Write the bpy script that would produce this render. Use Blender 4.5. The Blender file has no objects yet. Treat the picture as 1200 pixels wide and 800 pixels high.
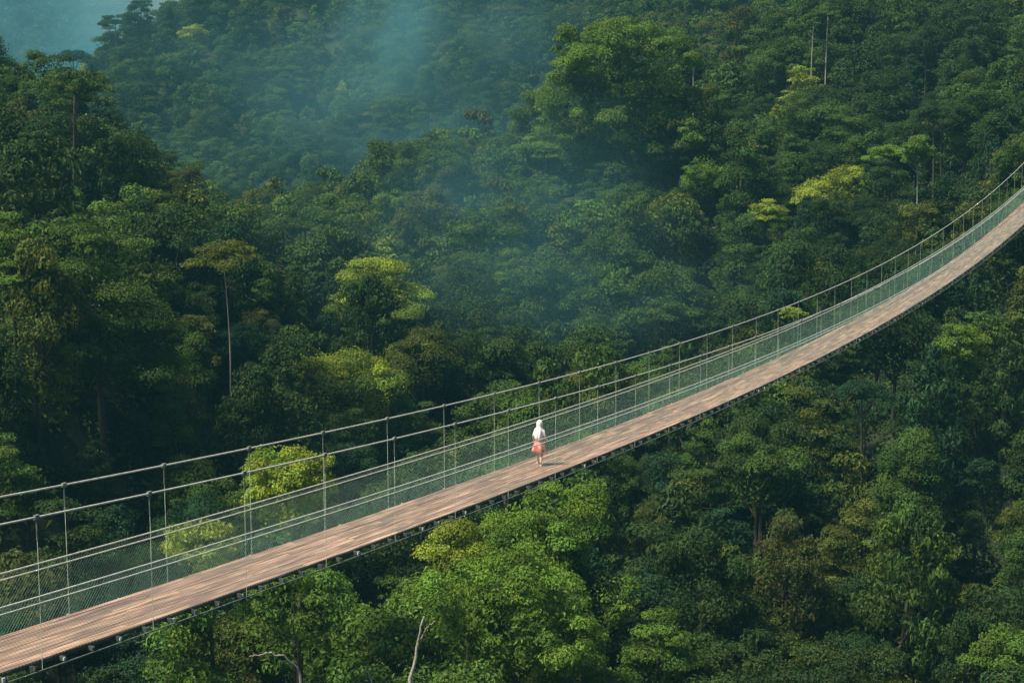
import bpy, math, random
import numpy as np
from mathutils import Vector, Matrix

C = bpy.context.scene.collection
rng = np.random.default_rng(7)
F, PITCH = 2000.0, 0.15            # focal length in 1200-wide pixels, downward tilt
cp, sp_ = math.cos(PITCH), math.sin(PITCH)

def ray(px, py):
    """direction (X, Z) per metre of forward distance Y for a viewing angle"""
    x = (px - 600) / F; u = -(py - 400) / F
    d = np.array([x, cp + u * sp_, -sp_ + u * cp])
    return d / d[1]
def at(px, py, Y):
    return ray(px, py) * Y
def proj(P):
    P = np.asarray(P, float)
    d = P[..., 1] * cp - P[..., 2] * sp_
    u = P[..., 1] * sp_ + P[..., 2] * cp
    return 600 + F * P[..., 0] / d, 400 - F * u / d, d

# ------------------------------------------------------------------ materials
def newmat(name):
    m = bpy.data.materials.new(name); m.use_nodes = True
    nt = m.node_tree; nt.nodes.clear()
    o = nt.nodes.new('ShaderNodeOutputMaterial')
    return m, nt, o
def N(nt, t, **k):
    n = nt.nodes.new(t)
    for a, v in k.items(): setattr(n, a, v)
    return n

def leaf_material(name, translucency=0.3, gloss=0.35, rough=0.5):
    m, nt, o = newmat(name)
    oi = N(nt, 'ShaderNodeObjectInfo'); at_ = N(nt, 'ShaderNodeAttribute', attribute_name='tint')
    mul = N(nt, 'ShaderNodeMix', data_type='RGBA', blend_type='MULTIPLY'); mul.inputs['Factor'].default_value = 1
    nt.links.new(oi.outputs['Color'], mul.inputs[6]); nt.links.new(at_.outputs['Color'], mul.inputs[7])
    p = N(nt, 'ShaderNodeBsdfPrincipled'); p.inputs['Roughness'].default_value = rough
    p.inputs['Specular IOR Level'].default_value = gloss
    t = N(nt, 'ShaderNodeBsdfTranslucent')
    hs = N(nt, 'ShaderNodeHueSaturation'); hs.inputs['Hue'].default_value = 0.485; hs.inputs['Saturation'].default_value = 1.1; hs.inputs['Value'].default_value = 1.2
    nt.links.new(mul.outputs[2], p.inputs['Base Color']); nt.links.new(mul.outputs[2], hs.inputs['Color'])
    nt.links.new(hs.outputs[0], t.inputs['Color'])
    mx = N(nt, 'ShaderNodeMixShader'); mx.inputs[0].default_value = translucency
    nt.links.new(p.outputs[0], mx.inputs[1]); nt.links.new(t.outputs[0], mx.inputs[2])
    nt.links.new(mx.outputs[0], o.inputs['Surface'])
    return m

def rough_material(name, c1, c2, scale, rough=0.8, objcol=False, stretch=(1, 1, 1), bump=0.0, metal=0.0, spec=0.4, attr=None):
    m, nt, o = newmat(name)
    tc = N(nt, 'ShaderNodeTexCoord'); mp = N(nt, 'ShaderNodeMapping'); mp.inputs['Scale'].default_value = stretch
    no = N(nt, 'ShaderNodeTexNoise'); no.inputs['Scale'].default_value = scale; no.inputs['Detail'].default_value = 6
    nt.links.new(tc.outputs['Object'], mp.inputs[0]); nt.links.new(mp.outputs[0], no.inputs['Vector'])
    rp = N(nt, 'ShaderNodeValToRGB'); rp.color_ramp.elements[0].position = .35; rp.color_ramp.elements[1].position = .65
    rp.color_ramp.elements[0].color = (*c1, 1); rp.color_ramp.elements[1].color = (*c2, 1)
    nt.links.new(no.outputs[0], rp.inputs[0])
    col = rp.outputs[0]
    p = N(nt, 'ShaderNodeBsdfPrincipled')
    p.inputs['Roughness'].default_value = rough; p.inputs['Metallic'].default_value = metal
    p.inputs['Specular IOR Level'].default_value = spec
    if objcol or attr:
        src = N(nt, 'ShaderNodeObjectInfo') if objcol else N(nt, 'ShaderNodeAttribute', attribute_name=attr)
        mul = N(nt, 'ShaderNodeMix', data_type='RGBA', blend_type='MULTIPLY'); mul.inputs['Factor'].default_value = 1
        nt.links.new(col, mul.inputs[6]); nt.links.new(src.outputs['Color'], mul.inputs[7]); col = mul.outputs[2]
    nt.links.new(col, p.inputs['Base Color'])
    if bump:
        b = N(nt, 'ShaderNodeBump'); b.inputs['Strength'].default_value = bump; b.inputs['Distance'].default_value = 0.05
        nt.links.new(no.outputs[0], b.inputs['Height']); nt.links.new(b.outputs[0], p.inputs['Normal'])
    nt.links.new(p.outputs[0], o.inputs['Surface'])
    return m

M_LEAF = leaf_material('foliage', 0.32, .12, .6)
M_FAR = leaf_material('distant_foliage', 0.3, .12, .6)
M_BARK = rough_material('bark', (.5, .48, .44), (1, 1, .95), 3, objcol=True, stretch=(4, 4, .6), bump=.4)
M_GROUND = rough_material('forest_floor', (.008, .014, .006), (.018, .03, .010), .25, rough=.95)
M_STEEL = rough_material('galvanised_steel', (.50, .53, .48), (.72, .74, .68), 9, rough=.5, metal=.15)
M_ROD = rough_material('weathered_steel_rod', (.12, .15, .135), (.22, .26, .23), 9, rough=.5, metal=.3)
M_DARKSTEEL = rough_material('painted_dark_steel', (.03, .045, .045), (.07, .09, .085), 6, rough=.5)
M_PALE = rough_material('pale_clip_metal', (.5, .52, .5), (.8, .8, .76), 12, rough=.5)
M_NET = rough_material('green_coated_wire', (.05, .17, .14), (.09, .26, .215), 4, rough=.5)
M_HILL = None

# deck timber: damp brown boards with worn pale streaks along the grain
def deck_material():
    m, nt, o = newmat('damp_timber')
    uv = N(nt, 'ShaderNodeAttribute', attribute_name='along')     # (lateral, along, 0)
    tint = N(nt, 'ShaderNodeAttribute', attribute_name='tint')
    mp = N(nt, 'ShaderNodeMapping'); mp.inputs['Scale'].default_value = (13, .55, 1)
    nt.links.new(uv.outputs['Vector'], mp.inputs[0])
    n1 = N(nt, 'ShaderNodeTexNoise'); n1.inputs['Scale'].default_value = 1.0; n1.inputs['Detail'].default_value = 7; n1.inputs['Roughness'].default_value = .65
    nt.links.new(mp.outputs[0], n1.inputs['Vector'])
    mp2 = N(nt, 'ShaderNodeMapping'); mp2.inputs['Scale'].default_value = (1.6, .42, 1)
    nt.links.new(uv.outputs['Vector'], mp2.inputs[0])
    n2 = N(nt, 'ShaderNodeTexNoise'); n2.inputs['Scale'].default_value = 1.0; n2.inputs['Detail'].default_value = 5
    nt.links.new(mp2.outputs[0], n2.inputs['Vector'])
    rp = N(nt, 'ShaderNodeValToRGB'); e = rp.color_ramp.elements
    e[0].position = .36; e[0].color = (.10, .060, .046, 1); e[1].position = .64; e[1].color = (.52, .355, .265, 1)
    k = e.new(.5); k.color = (.31, .19, .14, 1)
    nt.links.new(n1.outputs[0], rp.inputs[0])
    mul = N(nt, 'ShaderNodeMix', data_type='RGBA', blend_type='MULTIPLY'); mul.inputs['Factor'].default_value = 1
    nt.links.new(rp.outputs[0], mul.inputs[6]); nt.links.new(tint.outputs['Color'], mul.inputs[7])
    # grey weathered patches
    rp2 = N(nt, 'ShaderNodeValToRGB'); rp2.color_ramp.elements[0].position = .43; rp2.color_ramp.elements[1].position = .6
    nt.links.new(n2.outputs[0], rp2.inputs[0])
    mx = N(nt, 'ShaderNodeMix', data_type='RGBA'); mx.inputs[7].default_value = (.14, .105, .095, 1)
    ml = N(nt, 'ShaderNodeMath', operation='MULTIPLY'); ml.inputs[1].default_value = .8
    nt.links.new(rp2.outputs[0], ml.inputs[0]); nt.links.new(ml.outputs[0], mx.inputs[0]); nt.links.new(mul.outputs[2], mx.inputs[6])
    p = N(nt, 'ShaderNodeBsdfPrincipled'); nt.links.new(mx.outputs[2], p.inputs['Base Color'])
    rr = N(nt, 'ShaderNodeMapRange'); rr.inputs[1].default_value = .35; rr.inputs[2].default_value = .7; rr.inputs[3].default_value = .32; rr.inputs[4].default_value = .62
    nt.links.new(n2.outputs[0], rr.inputs[0]); nt.links.new(rr.outputs[0], p.inputs['Roughness'])
    b = N(nt, 'ShaderNodeBump'); b.inputs['Strength'].default_value = .35; b.inputs['Distance'].default_value = .02
    nt.links.new(n1.outputs[0], b.inputs['Height']); nt.links.new(b.outputs[0], p.inputs['Normal'])
    nt.links.new(p.outputs[0], o.inputs['Surface'])
    return m
M_DECK = deck_material()

# ------------------------------------------------------------------ mesh helpers
def mesh_np(name, V, Q, mat, attrs=None, smooth=False):
    """mesh from numpy verts (n,3) and quads (m,4)"""
    me = bpy.data.meshes.new(name)
    V = np.asarray(V, np.float32); Q = np.asarray(Q, np.int32)
    k = Q.shape[1]
    me.vertices.add(len(V)); me.vertices.foreach_set('co', V.ravel())
    me.loops.add(Q.size); me.loops.foreach_set('vertex_index', Q.ravel())
    me.polygons.add(len(Q)); me.polygons.foreach_set('loop_start', np.arange(0, Q.size, k, dtype=np.int32))
    me.polygons.foreach_set('use_smooth', np.full(len(Q), smooth))
    for nm, arr in (attrs or {}).items():
        arr = np.asarray(arr, np.float32)
        if arr.shape[1] == 3: arr = np.concatenate([arr, np.ones((len(arr), 1), np.float32)], 1)
        a = me.attributes.new(nm, 'FLOAT_COLOR', 'POINT'); a.data.foreach_set('color', arr.ravel())
    me.materials.append(mat)
    me.update(); me.validate(verbose=False)
    return me

class MB:
    """collects tubes and boxes into one mesh"""
    def __init__(s): s.V = []; s.Q = []; s.n = 0
    def add(s, V, Q):
        s.V.append(np.asarray(V, float)); s.Q.append(np.asarray(Q, int) + s.n); s.n += len(V)
    def tube(s, pts, r, sides=6, caps=True):
        pts = np.asarray(pts, float); n = len(pts); r = np.broadcast_to(np.asarray(r, float), (n,))
        T = np.gradient(pts, axis=0); T /= np.linalg.norm(T, axis=1, keepdims=True) + 1e-9
        ref = np.array([0, 0, 1.]) if abs(T[:, 2]).mean() < .8 else np.array([1., 0, 0])
        A = np.cross(T, ref); A /= np.linalg.norm(A, axis=1, keepdims=True) + 1e-9
        B = np.cross(T, A)
        th = np.arange(sides) * 2 * np.pi / sides
        V = (pts[:, None] + r[:, None, None] * (np.cos(th)[None, :, None] * A[:, None] + np.sin(th)[None, :, None] * B[:, None])).reshape(-1, 3)
        i = np.arange(n - 1)[:, None] * sides; j = np.arange(sides)[None]; j2 = (j + 1) % sides
        Q = np.stack([i + j, i + j2, i + sides + j2, i + sides + j], -1).reshape(-1, 4)
        s.add(V, Q)
        if caps and sides in (4, 6, 8):
            for base in (0, (n - 1) * sides):
                o = s.n - len(V) + base
                for q in ([0, 1, 2, 3], [0, 3, 4, 5] if sides >= 6 else None, [0, 5, 6, 7] if sides == 8 else None):
                    if q: s.Q.append(np.array([[o + x for x in q]]))
    def box(s, c, ax, ay, az):
        """centre and three half-axis vectors"""
        c, ax, ay, az = (np.asarray(v, float) for v in (c, ax, ay, az))
        V = [c + i * ax + j * ay + k * az for i in (-1, 1) for j in (-1, 1) for k in (-1, 1)]
        s.add(V, [[0, 1, 3, 2], [4, 6, 7, 5], [0, 4, 5, 1], [2, 3, 7, 6], [0, 2, 6, 4], [1, 5, 7, 3]])
    def mesh(s, name, mat, smooth=False, attrs=None):
        return mesh_np(name, np.concatenate(s.V), np.concatenate(s.Q), mat, attrs, smooth)

def link(name, me, parent=None, loc=None):
    o = bpy.data.objects.new(name, me); C.objects.link(o)
    if parent is not None: o.parent = parent
    if loc is not None: o.location = loc
    return o
def tag(o, label=None, cat=None, group=None, kind=None):
    if label: o['label'] = label
    if cat: o['category'] = cat
    if group: o['group'] = group
    if kind: o['kind'] = kind
    return o
def norm(v): return v / (np.linalg.norm(v, axis=-1, keepdims=True) + 1e-9)

# ------------------------------------------------------------------ terrain
# height of the forest canopy (tree tops) at surveyed points: (viewing angle px, py, distance)
CT = [(1150,780,115),(900,780,112),(600,790,106),(300,790,100),(100,800,92),(1190,560,150),(1000,560,150),(800,560,150),
 (600,620,138),(1190,340,172),(1000,430,172),(760,540,155),(30,560,118),(130,400,132),(20,310,128),(200,500,132),(300,540,140),
 (10,175,155),(90,240,158),(180,290,160),(20,95,218),(60,95,220),(150,165,225),(230,225,230),(310,290,225),(330,430,165),(450,340,190),(380,470,150),
 (560,400,185),(650,420,180),(480,480,165),(520,260,225),(450,190,250),(600,200,250),(690,300,212),(800,300,207),(800,380,192),
 (400,222,255),(490,185,262),(600,150,270),(720,150,255),(860,110,278),(900,20,295),(1100,50,272),(1190,20,266),(1190,120,232),
 (1000,150,240),(1000,250,216),(1150,200,207),(870,260,214),(930,330,200),(1080,300,196),
 (350,150,425),(250,130,415),(300,60,462),(450,60,460),(550,60,435),(640,30,425),(600,0,480),(200,20,472),(110,80,460),(130,120,430),(450,110,410),(540,110,400)]
pts = [(*at(a, b, Y),) for a, b, Y in CT]
pts += [(-20,20,-45),(20,20,-48),(0,60,-46),(40,60,-50),(-40,60,-42),(70,192,5),(80,150,-22),(110,230,10),(120,120,-30),(-70,100,-14),(-110,150,6),(-130,220,5),
        (-75,330,-38),(-120,330,-35),(-160,400,-60),(-170,470,-45),(-210,520,-70),(-150,560,-30),(-30,330,-30),(20,345,-22),(60,360,0),
        (120,300,22),(150,400,40),(60,460,40),(0,560,60),(-60,560,52),(120,560,70),(220,300,40),(-250,250,10),(-300,400,-60),(300,500,80)]
pts = np.array(pts)
def tps_fit(P, lam=2.0):
    n = len(P); d2 = ((P[:, None, :2] - P[None, :, :2]) ** 2).sum(-1) / 1e4
    K = np.where(d2 > 0, .5 * d2 * np.log(d2 + 1e-12), 0) + lam * 1e-4 * np.eye(n)
    A = np.concatenate([np.ones((n, 1)), P[:, :2] / 100], 1)
    L = np.block([[K, A], [A.T, np.zeros((3, 3))]])
    return np.linalg.solve(L, np.concatenate([P[:, 2], np.zeros(3)]))
TW = tps_fit(pts)
def canopy(x, y):
    x = np.asarray(x, float); y = np.asarray(y, float); sh = x.shape
    q = np.stack([x.ravel(), y.ravel()], 1)
    d2 = ((q[:, None] - pts[None, :, :2]) ** 2).sum(-1) / 1e4
    U = np.where(d2 > 0, .5 * d2 * np.log(d2 + 1e-12), 0)
    return (U @ TW[:-3] + TW[-3] + q @ TW[-2:] / 100).reshape(sh)
TREE_H = 12.0
def ground(x, y): return canopy(x, y) - TREE_H

gx = np.arange(-320, 321, 5.0); gy = np.arange(-60, 621, 5.0)
GX, GY = np.meshgrid(gx, gy); GZ = ground(GX, GY)
GZ = np.clip(GZ, -140, 110) + .5 * np.sin(GX * .31 + 2 * np.sin(GY * .17)) * np.sin(GY * .27)
# outer skirt falls away so the sheet has no hanging edge
V = np.stack([GX, GY, GZ], -1).reshape(-1, 3)
w = len(gx); i = np.arange(len(gy) - 1)[:, None] * w + np.arange(w - 1)[None]
Q = np.stack([i, i + 1, i + w + 1, i + w], -1).reshape(-1, 4)
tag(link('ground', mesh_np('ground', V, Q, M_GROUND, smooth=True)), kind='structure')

# far mountainside
def hill_material():
    m, nt, o = newmat('far_mountain_forest')
    tc = N(nt, 'ShaderNodeTexCoord')
    v = N(nt, 'ShaderNodeTexNoise'); v.inputs['Scale'].default_value = .05; v.inputs['Detail'].default_value = 8
    nt.links.new(tc.outputs['Object'], v.inputs['Vector'])
    rp = N(nt, 'ShaderNodeValToRGB'); rp.color_ramp.elements[0].position = .35; rp.color_ramp.elements[1].position = .7
    rp.color_ramp.elements[0].color = (.012, .028, .012, 1); rp.color_ramp.elements[1].color = (.03, .06, .022, 1)
    nt.links.new(v.outputs[0], rp.inputs[0])
    p = N(nt, 'ShaderNodeBsdfPrincipled'); p.inputs['Roughness'].default_value = .9
    nt.links.new(rp.outputs[0], p.inputs['Base Color']); nt.links.new(p.outputs[0], o.inputs['Surface'])
    return m
hx = np.arange(-900, 701, 5.0); hy = np.arange(640, 1301, 5.0)
HX, HY = np.meshgrid(hx, hy)
r2 = np.random.default_rng(5)
HZ = -90 + (HY - 640) * .42 + 25 * np.sin(HX * .012 + .8) * np.clip((HY - 640) / 200, 0, 1) + 10 * np.sin(HX * .03 + HY * .013)
# tree crowns of the far forest: random domes
cx = r2.uniform(-900, 700, 9000); cy = r2.uniform(640, 1300, 9000); cr = r2.uniform(6, 12, 9000)
for a, b, c in zip(cx, cy, cr):
    i0, i1 = np.searchsorted(hx, [a - c, a + c]); j0, j1 = np.searchsorted(hy, [b - c, b + c])
    dd = ((hx[None, i0:i1] - a) ** 2 + (hy[j0:j1, None] - b) ** 2) / c ** 2
    dome = np.where(dd < 1, np.sqrt(np.clip(1 - dd, 0, 1)) * c * 1.1, 0)
    base = -90 + (b - 640) * .42
    HZ[j0:j1, i0:i1] += dome * .25
V = np.stack([HX, HY, HZ], -1).reshape(-1, 3); w = len(hx); i = np.arange(len(hy) - 1)[:, None] * w + np.arange(w - 1)[None]
Q = np.stack([i, i + 1, i + w + 1, i + w], -1).reshape(-1, 4)
tag(link('hills', mesh_np('hills', V, Q, hill_material(), smooth=True)), kind='structure')

# ------------------------------------------------------------------ leaves and crowns
def leaf_quads(P, Nn, L, W, r, droop=0.0, axis=None):
    n = len(P)
    t = norm(np.cross(Nn, r.normal(size=(n, 3))))
    if axis is not None: t = norm(t * .5 + axis)
    b = norm(np.cross(Nn, t)); Nn = norm(np.cross(t, b))
    L = L * r.uniform(.7, 1.3, (n, 1)); W = W * r.uniform(.7, 1.3, (n, 1))
    f = W * .25
    dz = np.array([[0, 0, 1.]]) * (L * droop)
    V = np.stack([P - t * L * .5, P + b * W * .5 + Nn * f, P + t * L * .5 - dz, P - b * W * .5 + Nn * f], 1).reshape(-1, 3)
    Q = np.arange(4 * n).reshape(-1, 4)
    return V, Q

def crown_np(kind, R, H, leaf, dens, seed, flush=False):
    """leafy crown round the origin (its base about z = -H*0.3): puffs of leaves with gaps between"""
    r = np.random.default_rng(seed)
    cen, rad, flat = [], [], []
    if kind in ('dome', 'billow'):
        m = int(r.integers(3, 6)) if kind == 'dome' else (13 if R < 9 else 20)
        a0 = r.uniform(0, 6.28); lob = []
        for k in range(m):
            th = a0 + k * 2.4; q = R * (r.uniform(.15, .5) if kind == 'dome' else r.uniform(.1, .62) )
            lr = R * (r.uniform(.45, .68) if kind == 'dome' else r.uniform(.26, .44))
            lob.append((q * math.cos(th), q * math.sin(th), H * (r.uniform(-.35, .45) if kind == 'dome' else r.uniform(-.62, .5)), lr, lr * H / R * r.uniform(.75, 1.0)))
        lob = np.array(lob); n = 40 if kind == 'dome' else (150 if R < 9 else 260)
        k = 0
        while len(cen) < n and k < 6000:
            k += 1
            L = lob[r.integers(m)]; d = norm(r.normal(size=3))
            if d[2] < -.55: continue
            q = L[:3] + d * np.array([L[3], L[3], L[4]]) * r.uniform(.75, 1.0)
            inside = (((q - lob[:, :3]) / lob[:, [3, 3, 4]]) ** 2).sum(1).min()
            if inside < .45: continue
            rr = R * (r.uniform(.11, .30) if kind == 'dome' else r.uniform(.06, .17))
            cen.append(q); rad.append(rr); flat.append(r.uniform(.45, .85))
    elif kind == 'layered':
        for l in range(5):
            z = H * (-.45 + 1.3 * l / 4); Rl = R * (1, .95, .8, .6, .3)[l]
            for a in range((9, 9, 7, 5, 2)[l]):
                th = r.uniform(0, 6.28); q = np.array([math.cos(th) * Rl * r.uniform(.45, .9), math.sin(th) * Rl * r.uniform(.45, .9), z + r.normal() * .12 * H])
                cen.append(q); rad.append(R * r.uniform(.22, .36)); flat.append(r.uniform(.3, .45))
    elif kind == 'tall':
        for a in range(26):
            z = r.uniform(-.6, 1); Rl = R * math.sqrt(max(.05, 1 - ((z + .1) / 1.15) ** 2)); th = r.uniform(0, 6.28)
            cen.append(np.array([math.cos(th) * Rl * .65, math.sin(th) * Rl * .65, z * H])); rad.append(R * r.uniform(.3, .5)); flat.append(r.uniform(.6, .9))
    elif kind == 'umbrella':
        for a in range(24):
            th = r.uniform(0, 6.28); q = math.sqrt(r.random()) * .9
            cen.append(np.array([math.cos(th) * R * q, math.sin(th) * R * q, H * (.8 - q * q * .9) + r.normal() * .08 * H])); rad.append(R * r.uniform(.16, .27)); flat.append(r.uniform(.35, .6))
    elif kind == 'vine':
        for a in range(46):
            z = r.uniform(-1, 1); Rl = R * (1 - .25 * max(z, 0) - .05 * (1 - z)) * math.sqrt(max(.1, 1 - max(z, 0) ** 2)); th = r.uniform(0, 6.28)
            cen.append(np.array([math.cos(th) * Rl * r.uniform(.5, .85), math.sin(th) * Rl * r.uniform(.5, .85), z * H])); rad.append(R * r.uniform(.16, .3)); flat.append(r.uniform(.7, 1.1))
    VV, QQ, TT = [], [], []; n0 = 0
    la = leaf * leaf * .5 * .55
    for c, rr, fl in zip(cen, rad, flat):
        n = max(12, int(dens * r.uniform(.55, 1.25) * 2 * math.pi * rr * rr * (.5 + fl * .5) / la))
        d = r.normal(size=(n, 3)); d[:, 2] = np.abs(d[:, 2]) * 1.1 - .35; d = norm(d)
        rad_ = rr * (1 - np.abs(r.normal(size=(n, 1))) * .24 + (r.random((n, 1)) < .1) * r.uniform(0, .4, (n, 1))) * (1 + .18 * np.sin(7 * d[:, :1] + c[0]) * np.sin(6 * d[:, 1:2] + c[1]))
        P = c + d * rad_ * np.array([1, 1, fl])
        Nn = norm(.85 * d + np.array([0, 0, .40]) + r.normal(size=(n, 3)) * .27)
        if kind == 'vine': Vv, Qv = leaf_quads(P, norm(d + r.normal(size=(n, 3)) * .5), leaf * 1.2, leaf * .55, r, .5)
        else: Vv, Qv = leaf_quads(P, Nn, leaf, leaf * .5, r, .15)
        pv = r.uniform(.66, 1.36); hue = r.uniform(-.1, .12)
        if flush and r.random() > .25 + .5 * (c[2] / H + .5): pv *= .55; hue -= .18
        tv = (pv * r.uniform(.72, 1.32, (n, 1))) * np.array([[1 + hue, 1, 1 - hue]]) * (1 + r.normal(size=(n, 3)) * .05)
        VV.append(Vv); QQ.append(Qv + n0); n0 += len(Vv); TT.append(np.repeat(tv, 4, 0))
    # inner foliage that fills the crown behind its puffs
    n = int(dens * 1.1 * 4 * R * max(R, H) / la * .2)
    d = norm(r.normal(size=(n, 3))); u = r.uniform(.25, .8, (n, 1)) ** .5
    P = d * u * np.array([R, R, H]) * .8
    if kind == 'umbrella': P = d * u * np.array([R * .75, R * .75, H * .2]) + np.array([0, 0, H * .35])
    Vv, Qv = leaf_quads(P, norm(r.normal(size=(n, 3)) + np.array([0, 0, .5])), leaf * 1.4, leaf * .75, r, .15)
    tv = r.uniform(.7, 1.1, (n, 1)) * np.ones((1, 3))
    VV.append(Vv); QQ.append(Qv + n0); TT.append(np.repeat(tv, 4, 0))
    return np.concatenate(VV), np.concatenate(QQ), np.clip(np.concatenate(TT), .2, 2.2), np.array(cen)

def trunk_mb(h, r0, cen, zc, seed, limbs=7, lean=.3):
    """tapered trunk from 0 to the crown at height zc with limbs into its puffs"""
    r = np.random.default_rng(seed); mb = MB()
    top = zc + (0.2 * abs(cen[:, 2]).max())
    k = np.linspace(0, 1, 9)
    bx, by = r.normal() * lean, r.normal() * lean
    P = np.stack([bx * np.sin(k * 3.1), by * np.sin(k * 3.1 + .4) - by * math.sin(.4), -1.2 + k * (top + 1.2)], 1)
    rad = r0 * (1 - .62 * k); rad[0] *= 1.5
    mb.tube(P, rad, 8)
    for j in r.choice(len(cen), min(limbs, len(cen)), replace=False):
        e = cen[j] + np.array([0, 0, zc]); s = P[(5 if zc < 11 else 7) + r.integers(0, 2)]
        m = (s + e) / 2 + np.array([0, 0, -.12 * np.linalg.norm(e - s)])
        t = np.linspace(0, 1, 6)[:, None]
        mb.tube((1 - t) ** 2 * s + 2 * t * (1 - t) * m + t * t * e, np.linspace(r0 * .4, r0 * .1, 6), 6)
    return mb

VAR = []   # generic variants: dict(kind,R,H,crown mesh,trunk mesh,zc)
spec = [('dome', 3.6, 3.2), ('dome', 4.4, 3.4), ('dome', 3.0, 3.4), ('dome', 5.0, 4.2), ('dome', 3.9, 2.8), ('dome', 3.3, 3.0),
        ('layered', 4.0, 3.0), ('layered', 4.8, 3.6), ('layered', 3.3, 3.0), ('tall', 2.5, 4.2), ('tall', 2.1, 3.6), ('tall', 2.9, 4.6),
        ('umbrella', 4.2, 2.2), ('umbrella', 3.4, 1.9), ('vine', 2.6, 4.0), ('vine', 3.2, 3.4), ('billow', 5.2, 4.6)]
NAME = {'dome': 'broadleaf_tree', 'layered': 'layered_tree', 'tall': 'tall_tree', 'umbrella': 'umbrella_tree', 'vine': 'creeper_covered_tree', 'billow': 'billowing_tree'}
def make_variant(kind, R, H, seed, leaf=.27, dens=1.0, zc=None, r0=None, flush=False, limbs=7):
    V, Q, T, cen = crown_np(kind, R, H, leaf, dens, seed, flush)
    zc = zc if zc is not None else TREE_H - H * .72 + (3.2 if kind == 'umbrella' else 0)
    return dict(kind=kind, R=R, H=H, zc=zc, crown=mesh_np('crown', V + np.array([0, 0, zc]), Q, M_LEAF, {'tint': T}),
                trunk=trunk_mb(TREE_H, r0 or .10 + .035 * R, cen, zc, seed + 50, limbs).mesh('trunk', M_BARK, True))
spec = [(k, R, H * (1 if k == 'umbrella' else 1.3)) for k, R, H in spec]
for n, (k, R, H) in enumerate(spec): VAR.append(make_variant(k, R, H, 100 + n, leaf=(.27, .22, .35)[n % 3]))
LOW = []   # light versions for the far wood
for n in range(8):
    k, R, H = spec[(0, 1, 3, 4, 6, 9, 14, 16)[n]]
    V, Q, T, cen = crown_np(k, R, H, .5, .9, 300 + n)
    LOW.append((V, T, R, H))

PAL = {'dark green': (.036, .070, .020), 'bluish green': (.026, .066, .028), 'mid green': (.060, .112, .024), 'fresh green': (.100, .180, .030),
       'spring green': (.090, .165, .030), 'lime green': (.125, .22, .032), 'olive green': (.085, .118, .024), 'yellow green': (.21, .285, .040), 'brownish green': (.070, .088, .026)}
BARKS = [(.06, .05, .038), (.12, .105, .085), (.035, .03, .022)]

def put_tree(var, loc, scale, rz, col, bark, label, group, stretch=1.0):
    e = bpy.data.objects.new(NAME[var['kind']], None); C.objects.link(e)
    e.empty_display_size = .5
    e.location = loc; e.rotation_euler = (0, 0, rz); e.scale = (scale, scale, scale * stretch)
    tag(e, label, 'tree', group)
    t = link('trunk', var['trunk'], e); t.color = (*bark, 1)
    c = link('crown', var['crown'], e); c.color = (*col, 1)
    return e

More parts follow.
